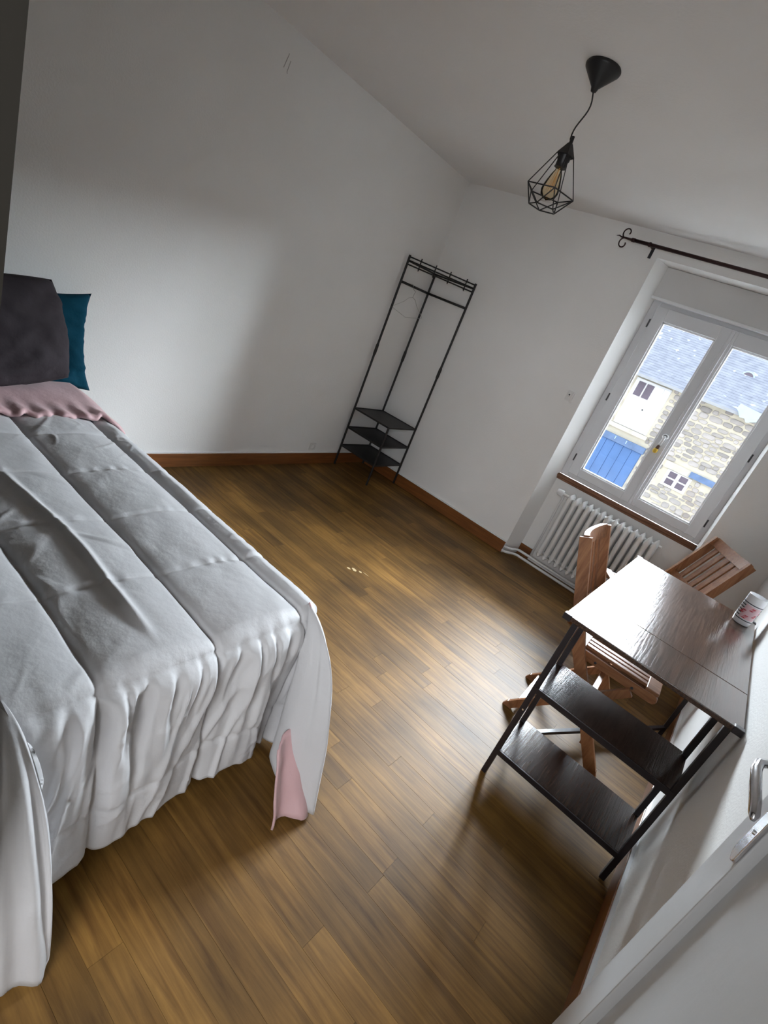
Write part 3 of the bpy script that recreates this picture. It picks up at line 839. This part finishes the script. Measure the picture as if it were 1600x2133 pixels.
# ================================================================== WALL FITTINGS
s1 = empty('wall_socket', (0.0, -0.748, 0.150), 'small white wall socket just above the left baseboard', 'socket')
MB().box(0, .010, -.032, .032, -.030, .034).build('socket_plate', M['plastic'], s1, bevel=.003)
MB().lathe([(0, .004), (.017, .004), (.019, .012), (.022, .0125), (.023, .010)], (.001, -.004, .002), 20, 'X').build('socket_well', M['plastic'], s1, smooth=True, angle=.7)
for q in (-1, 1): MB().lathe([(0, .0055), (.0028, .0055), (.0028, .003)], (.001, -.004 + q * .008, .002), 8, 'X').build('contact_hole', M['dark_hole'], s1)
s2 = empty('wall_switch', (1.510, 0.0, 1.302), 'small white wall fitting beside the window niche', 'switch')
MB().box(-.026, .026, -.016, 0, -.036, .036).build('switch_plate', M['plastic'], s2, bevel=.004)
MB().lathe([(0, -.036), (.010, -.036), (.015, -.030), (.016, -.016)], (0, 0, .008), 16, 'Y').build('switch_knob', M['plastic'], s2, smooth=True, angle=.7)
MB().lathe([(0, -.039), (.006, -.039), (.006, -.034)], (0.002, 0, .008), 10, 'Y').build('switch_button', M['hinge'], s2)
MB().box(.010, .034, -.012, 0, -.044, -.036).build('switch_foot', M['plastic'], s2, bevel=.002)

# ================================================================== BED
BX0, BX1, BYR, BYL = 0.06, 1.985, -2.765, -3.625
bed = empty('bed_base', ((BX0 + BX1) / 2, (BYR + BYL) / 2, 0), 'dark single bed base hidden under the grey quilt', 'bed')
hx, hy = (BX1 - BX0) / 2, (BYR - BYL) / 2
MB().box(-hx, hx - .02, -hy + .02, hy - .02, .17, .325).build('box_base', M['bed_base'], bed, bevel=.01)
for a in (-1, 1):
    for b in (-1, 1):
        MB().lathe([(0, 0), (.022, 0), (.028, .17), (0, .17)], (a * (hx - .12), b * (hy - .10), 0), 14).build('leg', M['bed_base'], bed, smooth=True, angle=.7)
mt = MB().box(BX0, BX1 - .065, BYL + .045, BYR - .045, .327, .492).build('mattress', M['mattress'], bevel=.03)
tag(mt, 'pale mattress on the bed base under the quilt', 'mattress')

# ---- quilt
dv = empty('quilt', (1.2, -3.195, 0.5), 'silver-grey quilted bedspread hanging over the foot of the bed', 'bedspread')
QO = Vector((1.2, -3.195, 0.5))
ZT, RR = 0.538, 0.050
XE = 1.965; YRE = -2.785; YLE = -3.600       # where the flat top ends
SY = [-2.53, -2.83, -3.13, -3.43, -3.73, -4.03]
SX = [0.15, 0.455, 0.765, 1.07, 1.375, 1.685, 2.00, 2.31, 2.62]
def cell(v, arr):
    a = sorted(arr)
    for i in range(len(a) - 1):
        if a[i] <= v < a[i + 1]: return (v - a[i]) / (a[i + 1] - a[i])
    return 0.5
def puff(xa, ya):
    """height of the filling at flat quilt coordinates (arc-length coordinates beyond the edges)"""
    fu = cell(ya + .006 * nz(xa * 2.5, ya * 2, 3.3), SY); fv = cell(xa + .008 * nz(xa * 2, ya * 5, 5.3), SX)
    gy = max(0.0, math.sin(PI * fu)) ** 0.36
    gx = max(0.0, math.sin(PI * fv)) ** 0.22
    p = 0.032 * gy * (0.80 + 0.20 * gx)
    dy_ = min(abs(ya + .006 * nz(xa * 2.5, ya * 2, 3.3) - s_) for s_ in SY)
    p -= 0.007 * math.exp(-(dy_ / .007) ** 2)
    dx2 = min(abs(xa + .008 * nz(xa * 2, ya * 5, 5.3) - s_) for s_ in SX)
    p -= (0.011 if abs(xa - 2.0) < .12 else 0.0045) * math.exp(-(dx2 / .008) ** 2)
    # crumples and long soft creases
    p += 0.006 * nz(xa * 3.0, ya * 4.0, 1.3) + 0.0030 * nz(xa * 9 + ya * 7, ya * 11 - xa * 3, 4.1)
    for sc, ang, amp, off in ((2.3, .5, .0050, 8.8), (3.4, -.7, .0036, 2.2), (4.5, 1.3, .0028, 5.5)):
        u_ = xa * math.cos(ang) + ya * math.sin(ang); v_ = -xa * math.sin(ang) + ya * math.cos(ang)
        r_ = nz(u_ * sc, v_ * sc * 2.6, off)
        m_ = sm(.05, .35, nz(u_ * 2.2 + 7, v_ * 2.2, off + 1))
        p += amp * m_ * max(0, 1 - abs(r_) * 11)
    # long ridge seen along the middle channel
    yr = -3.285 + 0.016 * math.sin(xa * 4.2) + .010 * math.sin(xa * 9 + 1)
    p += 0.016 * math.exp(-((ya - yr) / .014) ** 2) * sm(0.95, 1.25, xa) * (1 - sm(1.78, 1.97, xa))
    # short puckers beside the cross stitching
    dx_ = min(abs(xa - s_) for s_ in SX)
    p += 0.0022 * math.sin(ya * 105 + 5 * nz(ya * 6, xa)) * math.exp(-(dx_ / .020) ** 2) * sm(-.1, .4, nz(ya * 4, xa * 3, 7.7))
    return p
def prof(d, flare):
    q = RR * PI / 2
    if d < q: return RR * math.sin(d / RR), -RR * (1 - math.cos(d / RR))
    return RR + flare * (d - q), -RR - (d - q) * math.sqrt(max(0.1, 1 - flare * flare))
def gath(v):          # sharp-crested fold profile
    v = math.sin(v); return .35 + v * .7 - .7 * abs(v) ** 1.3
def pleat(s_, d, k=1.0):
    a = sm(.03, .09, d) * (1 - .65 * sm(.16, .42, d)) * k
    g = .25 + 1.0 * sm(-.3, .4, nz(s_ * 4.3, d * 2.0, 9.0))
    f = 0.019 * gath(s_ * 27 + 2.6 * nz(s_ * 4, d * 1.6)) + 0.012 * gath(s_ * 55 + 2.6 * nz(s_ * 6 + 4, d * 3.0))
    f2 = 0.0075 * gath(s_ * 97 + 3.5 * nz(s_ * 7 + 2, d * 4)) * sm(.02, .06, d) * (1 - sm(.12, .30, d)) * k
    f2 += 0.010 * max(0, 1 - abs(nz(s_ * 13 + 2 * d, d * 3.2, 7.1)) * 5) * sm(.05, .12, d) * k
    return a * g * f + f2 + sm(.05, .25, d) * k * (.024 * nz(s_ * 4.2, d * 2.2, 2.2) + .011 * nz(s_ * 8, d * 6, 6.6))
def P(x_, y_, z_): return tuple(Vector((x_, y_, z_)) - QO)
def top_pt(x_, y_): return P(x_, y_, ZT + puff(x_, y_))
DF, DS = 0.470, 0.505        # overhang at foot and sides
def foot_pt(y_, d):
    fl_ = 0.10 + .05 * sm(-3.25, -3.5, y_)
    o_, dz = prof(d, fl_)
    h = puff(XE + d, y_)
    t = d / DF
    val = -.035 * math.exp(-((y_ + 2.855) / .065) ** 2) * sm(.2, .9, t)
    nx = math.sin(min(d / RR, PI / 2))
    hem = (.055 * sm(-3.05, -2.80, y_) + .008 * nz(y_ * 4, 1.0)) * sm(.4, 1, t)
    return P(XE + o_ + nx * h + pleat(y_, d) + val, y_, ZT + dz + (1 - nx) * h - hem)
def side_pt(x_, d, sg):
    o_, dz = prof(d, 0.05)
    ye = YRE if sg > 0 else YLE
    h = puff(x_, ye + sg * d)
    n_ = math.sin(min(d / RR, PI / 2))
    return P(x_, ye + sg * (o_ + n_ * h + pleat(x_ + 5, d, .7)), max(0.012, ZT + dz + (1 - n_) * h))
def hull(pts, s_):
    n = len(pts) - 1; f = max(0.0, min(n - 1e-6, s_ * n)); i = int(f); t = f - i
    p0, p1, p2, p3 = [Vector(pts[max(0, min(n, i + k))]) for k in (-1, 0, 1, 2)]
    return 0.5 * ((2 * p1) + (-p0 + p2) * t + (2 * p0 - 5 * p1 + 4 * p2 - p3) * t * t + (-p0 + 3 * p1 - 3 * p2 + p3) * t ** 3)
ND = 64
def fan_pt(s_, t, pivot, hems, foot_c, side_c, bow):
    Hm = hull(hems, s_)
    pv = Vector((pivot[0], pivot[1], ZT + puff(*pivot)))
    ctl = Vector((pv.x + (Hm.x - pv.x) * bow, pv.y + (Hm.y - pv.y) * bow, pv.z - .012))
    b = pv * (1 - t) ** 2 + ctl * 2 * t * (1 - t) + Hm * t * t
    b += Vector((1, 0, 0)) * (0.012 * nz(s_ * 7, t * 4, 5.0) + .006 * math.sin(s_ * 40 + t * 5)) * sm(.1, .5, t)
    b = b - QO
    w0 = sm(0, .16, s_); w1 = 1 - sm(.86, 1.0, s_)
    r = b * (w0 * w1) + Vector(foot_c) * (1 - w0) + Vector(side_c) * (1 - w1)
    return tuple(r)
q = MB(); q.cur = 3
NX, NY = 280, 230
xs = [0.30 + (XE - 0.30) * i / NX for i in range(NX + 1)]
ys = [YLE + (YRE - YLE) * j / NY for j in range(NY + 1)]
q.grid([[top_pt(x_, y_) for y_ in ys] for x_ in xs])
q.grid([[foot_pt(y_, DF * i / ND) for y_ in ys] for i in range(ND + 1)])
q.grid([[side_pt(x_, DS * i / ND, 1) for i in range(ND + 1)] for x_ in xs])
q.grid([[side_pt(x_, DS * i / ND, -1) for i in range(ND + 1)] for x_ in xs])
NF = 44
hemR = [(2.07, -2.80, .07), (2.12, -2.885, .075), (2.225, -2.885, .035), (2.315, -2.835, .012), (2.20, -2.755, .012), (2.05, -2.715, .012)]
hemL = [(2.10, -3.59, .10), (2.175, -3.555, .10), (2.232, -3.568, .014), (2.195, -3.655, .012), (2.06, -3.69, .012)]
for hems, ye, sg in ((hemR, YRE, 1), (hemL, YLE, -1)):
    rows = []; q.cur = 0 if sg > 0 else 3
    for k in range(NF + 1):
        s_ = k / NF
        rows.append([fan_pt(s_, i / ND, (XE, ye), hems, foot_pt(ye, DF * i / ND), side_pt(XE, DS * i / ND, sg), .62 if sg > 0 else .75) for i in range(ND + 1)])
    q.grid(rows)
cover = q.build('quilt_cover', [M['duvet'], M['pink'], M['pink'], M['duvet'], M['duvet'], M['duvet']], dv, smooth=True, merge=2e-4)
so = cover.modifiers.new('thickness', 'SOLIDIFY')
so.thickness = 0.008; so.offset = -1; so.material_offset = 1; so.material_offset_rim = 2; so.use_even_offset = False
# turned-out lining at the right foot corner
rows = []
for k in range(15):
    t = k / 14
    a = Vector((2.300, -2.855, .010)).lerp(Vector((2.268, -2.985, .022)), t)
    b = Vector((2.130, -2.860, .230)).lerp(Vector((2.165, -2.945, .215)), t)
    rows.append([tuple(a.lerp(b, i / 14) + Vector((.018 * math.sin(t * 7 + i * .1) * (1 - i / 20), .006 * nz(t * 6, i * .3), .004 * math.sin(i * .9 + t * 5))) - QO) for i in range(15)])
lf = MB().grid(rows).build('turned_lining', M['pink'], dv, smooth=True)
s2_ = lf.modifiers.new('thickness', 'SOLIDIFY'); s2_.thickness = .006
lf['label'] = 'dusty pink lining turned out at the corner'
# folded-back pink top edge
def fold_prof():
    pr = []
    for k in range(8): pr.append((0.255 + .042 * k, ZT + .046 + .006 * math.sin(k * .6)))
    for k in range(1, 9):
        a = PI * k / 8
        pr.append((0.595 + .030 * math.sin(a), ZT + .034 + .014 * math.cos(a)))
    pr.append((0.54, ZT + .018))
    return pr
rows = []
cross = [('t', YLE + (YRE - YLE) * j / 90) for j in range(91)] + [('s', .012 * k) for k in range(1, 26)]
fp = fold_prof()
for i, (xx, zz) in enumerate(fp):
    r_ = []
    for kind, v in cross:
        yv = v if kind == 't' else YRE + v
        ruf = sm(.45, .62, xx)
        x2 = xx + ruf * (.009 * math.sin(yv * 70 + 2 * nz(yv * 8, 0)) + .006 * math.sin(yv * 131))
        z2 = zz + .006 * nz(xx * 9, yv * 8, 6.1) + ruf * .006 * math.sin(yv * 83 + 1)
        if kind == 't': r_.append(P(x2, yv, z2))
        else:
            o_, dz = prof(v, 0.05)
            nn = math.sin(min(v / RR, PI / 2)); hh = zz - ZT
            r_.append(P(x2 + .25 * v * ruf, YRE + o_ + nn * (hh + .004), ZT + dz + (1 - nn) * hh + .002))
    rows.append(r_)
fo = MB().grid(rows).build('folded_lining', M['pink'], dv, smooth=True)
fo['label'] = 'dusty pink lining folded back at the head'

# ---- pillows
def pillow(name, w_, h_, t_, m, seed, mtx, label, rnd_=0.0, rest_z=0.0, pinch=.09):
    N_ = 34; mb = MB()
    for sg in (1, -1):
        rows = []
        for i in range(N_ + 1):
            r_ = []
            for j in range(N_ + 1):
                u = -1 + 2 * i / N_; v = -1 + 2 * j / N_
                pin = 1 - pinch * (1 - v * v) * u * u
                pin2 = 1 - pinch * (1 - u * u) * v * v
                e = max(0.0, (1 - u ** 4) * (1 - v ** 4)) ** .42
                wr_ = 0.020 * nz(u * 2.2 + seed, v * 2.2, sg * 1.5) + .010 * max(0, 1 - abs(nz(u * 2.5 + v * 2 + seed, v * 3.5 - u * 2, sg * 2.0)) * 6) + .008 * nz(u * 6 + v * 3, v * 5 + seed, sg * 3.0)
                edge = (abs(u) ** 6 + abs(v) ** 6)
                wr_ += .005 * math.sin(v * 13 + 3 * nz(u * 2, v * 3, seed)) * sm(.5, .95, abs(u)) * (1 - sm(.95, 1, abs(u)))
                d_ = sg * (t_ / 2 * e + wr_ * min(1.0, e * 1.6))
                ru = math.sqrt(1 - rnd_ * v * v / 2); rv = math.sqrt(1 - rnd_ * u * u / 2)
                pt = mtx @ Vector((u * w_ / 2 * pin * ru, d_, v * h_ / 2 * pin2 * rv))
                if pt.z < rest_z: pt.z = rest_z + (pt.z - rest_z) * .05
                r_.append(tuple(pt))
            rows.append(r_)
        mb.grid(rows)
    o_ = mb.build(name, m, None, smooth=True, merge=1e-4)
    return tag(o_, label, 'pillow')
# local X = width (towards -Y world), local Y = thickness (towards the room), local Z up
def stand(cx, cy, cz_, lean, yaw, roll):
    base = Matrix(((0, 1, 0, 0), (-1, 0, 0, 0), (0, 0, 1, 0), (0, 0, 0, 1)))
    return Matrix.Translation((cx, cy, cz_)) @ Matrix.Rotation(yaw, 4, 'Z') @ Matrix.Rotation(-lean, 4, 'Y') @ Matrix.Rotation(roll, 4, 'X') @ base
pillow('teal_pillow', 0.60, 0.46, 0.12, M['teal'], 3.0, stand(0.125, -2.955, 0.725, math.radians(8), 0, math.radians(4)), 'teal blue pillow leaning on the wall behind the charcoal one', 0.0, 0.505, .13)
pillow('charcoal_pillow', 0.64, 0.44, 0.17, M['charcoal'], 9.0, stand(0.335, -3.165, 0.785, math.radians(14), 0.0, math.radians(11)), 'charcoal grey pillow propped in front of the teal pillow', 0.38, 0.604, .02)

# ================================================================== OUTSIDE
K5 = 1.7837
HY = 12.0
fx = lambda v: 2.7748 + (v - 2.7748) * K5
fz = lambda v: 1.4877 + (v - 1.4877) * K5
house = empty('stone_house', (1.0, HY, -2.8), 'rubble stone outbuilding with slate roof seen through the window', 'house')
HO = Vector((1.0, HY, -2.8))
def hb(mb_):
    mb_.v = [tuple(Vector(v) - HO) for v in mb_.v]; return mb_
wallm = hb(MB().box(-8, 10, HY, HY + .5, -2.8, 2.02)).build('stone_wall', M['mortar'], house)
# openings kept free of stones: (x0,x1,z0,z1)
OPEN = [(-0.95, 0.10, 0.44, 1.98), (-1.10, 0.24, -2.8, 0.30), (0.84, 1.62, -.36, 0.27), (1.44, 2.75, 0.10, 0.28)]
def blocked(x0, x1, z0, z1):
    return any(x1 > a and x0 < b and z1 > c and z0 < d for a, b, c, d in OPEN)
rs = random.Random(5)
def stone_poly(cx, cz_, w_, h_):
    n = rs.choice((7, 8, 9)); pts = []
    ph = rs.uniform(0, 6.28)
    for k in range(n):
        a = ph + 2 * PI * k / n
        ca_, sa_ = math.cos(a), math.sin(a)
        e = 0.55
        r = rs.uniform(.88, 1.06)
        pts.append((cx + w_ / 2 * r * math.copysign(abs(ca_) ** e, ca_), cz_ + h_ / 2 * r * math.copysign(abs(sa_) ** e, sa_)))
    return pts
def stone_mesh(mb_, poly):
    n = len(poly); d = rs.uniform(.025, .05)
    cx = sum(p[0] for p in poly) / n; cz_ = sum(p[1] for p in poly) / n
    ins = [(cx + (p[0] - cx) * .84, cz_ + (p[1] - cz_) * .84) for p in poly]
    vs = [(p[0], HY + .01, p[1]) for p in poly] + [(p[0], HY - d * .7, p[1]) for p in poly] + [(p[0], HY - d, p[1]) for p in ins]
    fs = [(k, (k + 1) % n, n + (k + 1) % n, n + k) for k in range(n)] + [(n + k, n + (k + 1) % n, 2 * n + (k + 1) % n, 2 * n + k) for k in range(n)] + [tuple(range(2 * n, 3 * n))]
    mb_.add(vs, fs)
rest = MB(); count = 0
z = -2.75
while z < 2.0:
    rh = rs.uniform(.10, .19)
    x = -3.4 + rs.uniform(0, .2)
    while x < 5.6:
        w_ = rs.uniform(.13, .36)
        zc = z + rh / 2 + rs.uniform(-.022, .022); hh = rh * rs.uniform(.72, 1.02)
        if rs.random() < .14 : hh *= .55
        g = .016
        xa_, xb_ = x, x + w_
        for a_, b_o, c_o, d_o in OPEN:
            if xb_ > a_ and xa_ < b_o and zc + hh / 2 > c_o and zc - hh / 2 < d_o:
                if a_ - xa_ > xb_ - b_o: xb_ = min(xb_, a_)
                else: xa_ = max(xa_, b_o)
        if xb_ - xa_ > .07 and not blocked(xa_ + g, xb_ - g, zc - hh / 2, zc + hh / 2) and zc + hh / 2 < 1.99:
            poly = stone_poly((xa_ + xb_) / 2, zc, xb_ - xa_ - g, hh - .006)
            vis = -1.15 < x < 2.55 and -1.05 < z < 2.0
            if vis and count < 298:
                mb = MB(); stone_mesh(mb, poly)
                c_x = (xa_ + xb_) / 2; mb.v = [(v[0] - c_x, v[1] - HY, v[2] - zc) for v in mb.v]
                s_ = mb.build('stone', M['stone'], wallm); s_.location = Vector((c_x, HY, zc)) - HO
                count += 1
            else:
                stone_mesh(rest, poly)
        x += w_
    z += rh
rest = hb(rest).build('outlying_stones', M['stone'], wallm); rest['kind'] = 'stuff'
# loft door
ld = hb(MB().box(-.90, .05, HY - .06, HY, .60, 1.90)).build('loft_door', M['ext_white'], house)
for k in range(4):
    x0 = -.90 + .95 * k / 4
    hb(MB().box(x0 + .006, x0 + .95 / 4 - .006, HY - .075, HY - .06, .62, 1.40)).build('door_board', M['ext_white'], ld)
for k in range(2):
    x0 = -.27 + .155 * k
    hb(MB().box(x0 + .006, x0 + .149, HY - .075, HY - .06, 1.43, 1.86)).build('door_board', M['ext_white'], ld)
for x0 in (-.80, -.57):
    hb(MB().box(x0, x0 + .19, HY - .078, HY - .055, 1.45, 1.83)).build('pane', M['ext_pane'], ld)
hb(MB().lathe([(0, -.10), (.02, -.10), (.02, -.06)], (-.36, HY, 1.17), 8, 'Y')).build('knob', M['hinge'], ld)
hb(MB().box(-1.0, .12, HY - .12, HY, .48, .59)).build('loft_sill', M['lintel'], house)
# blue cart door
bd = hb(MB().box(-1.06, .20, HY - .05, HY, -2.78, .12)).build('blue_door', M['blue'], house)
for k in range(5):
    x0 = -1.06 + 1.26 * k / 5
    hb(MB().box(x0 + .008, x0 + 1.26 / 5 - .008, HY - .07, HY - .05, -2.76, .11)).build('door_board', M['blue'], bd)
hb(MB().box(-1.10, .24, HY - .12, HY, .12, .30)).build('door_lintel', M['blue_beam'], bd)
for x0 in (-.62, -.30): hb(MB().box(x0, x0 + .02, HY - .135, HY - .12, .19, .28)).build('iron_strap', M['zinc'], bd)
# small casement
sw = hb(MB().box(.98, 1.62, HY - .05, HY, -.36, .075)).build('small_window', M['ext_white'], house)
for cx in (1.06, 1.345):
    for cz_ in (-.30, -.105):
        hb(MB().box(cx, cx + .20, HY - .056, HY - .04, cz_, cz_ + .155)).build('pane', M['ext_pane'], sw)
hb(MB().box(.84, 1.56, HY - .055, HY, .085, .27)).build('window_lintel', M['lintel'], house)
hb(MB().box(1.50, 2.72, HY - .10, HY, .11, .26)).build('blue_beam', M['blue_beam'], house)
# roof: rows of slates laid as overlapping courses
pitch = math.atan2(2.6, 3.2)
rf = MB()
rows_n = 40
for k in range(rows_n):
    d0 = 4.12 * k / rows_n; d1 = 4.12 * (k + 1) / rows_n + .05
    y0, z0 = HY - .28 + d0 * math.cos(pitch), 1.98 + d0 * math.sin(pitch)
    y1, z1 = HY - .28 + d1 * math.cos(pitch), 1.98 + d1 * math.sin(pitch)
    n_ = Vector((0, -math.sin(pitch), math.cos(pitch)))
    th0, th1 = .017, .008
    rf.add([(-8, y0 + n_.y * th0, z0 + n_.z * th0), (10, y0 + n_.y * th0, z0 + n_.z * th0), (10, y1 + n_.y * th1, z1 + n_.z * th1), (-8, y1 + n_.y * th1, z1 + n_.z * th1),
            (-8, y0, z0), (10, y0, z0)], [(0, 1, 2, 3), (4, 5, 1, 0)])
ye_, ze_ = HY - .28 + 4.12 * math.cos(pitch), 1.98 + 4.12 * math.sin(pitch)
rf.add([(-8, HY - .28, 1.97), (10, HY - .28, 1.97), (10, ye_, ze_ - .02), (-8, ye_, ze_ - .02)], [(0, 1, 2, 3)])
rf.add([(-8, ye_, ze_), (10, ye_, ze_), (10, ye_ + 3.2, 1.98), (-8, ye_ + 3.2, 1.98)], [(0, 1, 2, 3)])
roof = hb(rf).build('slate_roof', M['slate'], house, fixn=False)
roof['label'] = 'grey slate roof with pale lichen'
hb(MB().box(-8, 10, HY - .30, HY - .24, 1.93, 2.0)).build('eaves_board', M['lintel_grey'], house)
# half-round roof vent
vy, vz = 12.97, 2.97
vt = MB()
pts = [(.16 * math.cos(a), .13 * math.sin(a)) for a in [PI * k / 10 for k in range(11)]]
vt.prism([(1.32 + p[0], vz - .06 + p[1]) for p in pts], 'Y', vy - .10, vy + .35)
vt = hb(vt).build('roof_vent', M['zinc'], roof)
hb(MB().prism([(1.32 + p[0] * .75, vz - .055 + p[1] * .75) for p in pts], 'Y', vy - .105, vy - .09)).build('vent_mouth', M['ext_pane'], vt)
# loose zinc flashing over the eaves
zs = MB()
zp = [(1.62, 2.20), (2.24, 2.14), (2.27, 1.96), (2.21, 1.88), (2.14, 1.94), (2.05, 1.90), (1.94, 1.84), (1.86, 1.92), (1.76, 1.90), (1.66, 2.02), (1.60, 2.06)]
zs.prism(zp, 'Y', HY - .36, HY - .345)
hb(zs).build('zinc_flashing', M['zinc'], roof)
gnd = MB().box(-20, 24, 0.5, 40, -2.95, -2.8).build('courtyard_ground', M['ground'])
struct(gnd, 'gravel courtyard between the two houses', 'ground')
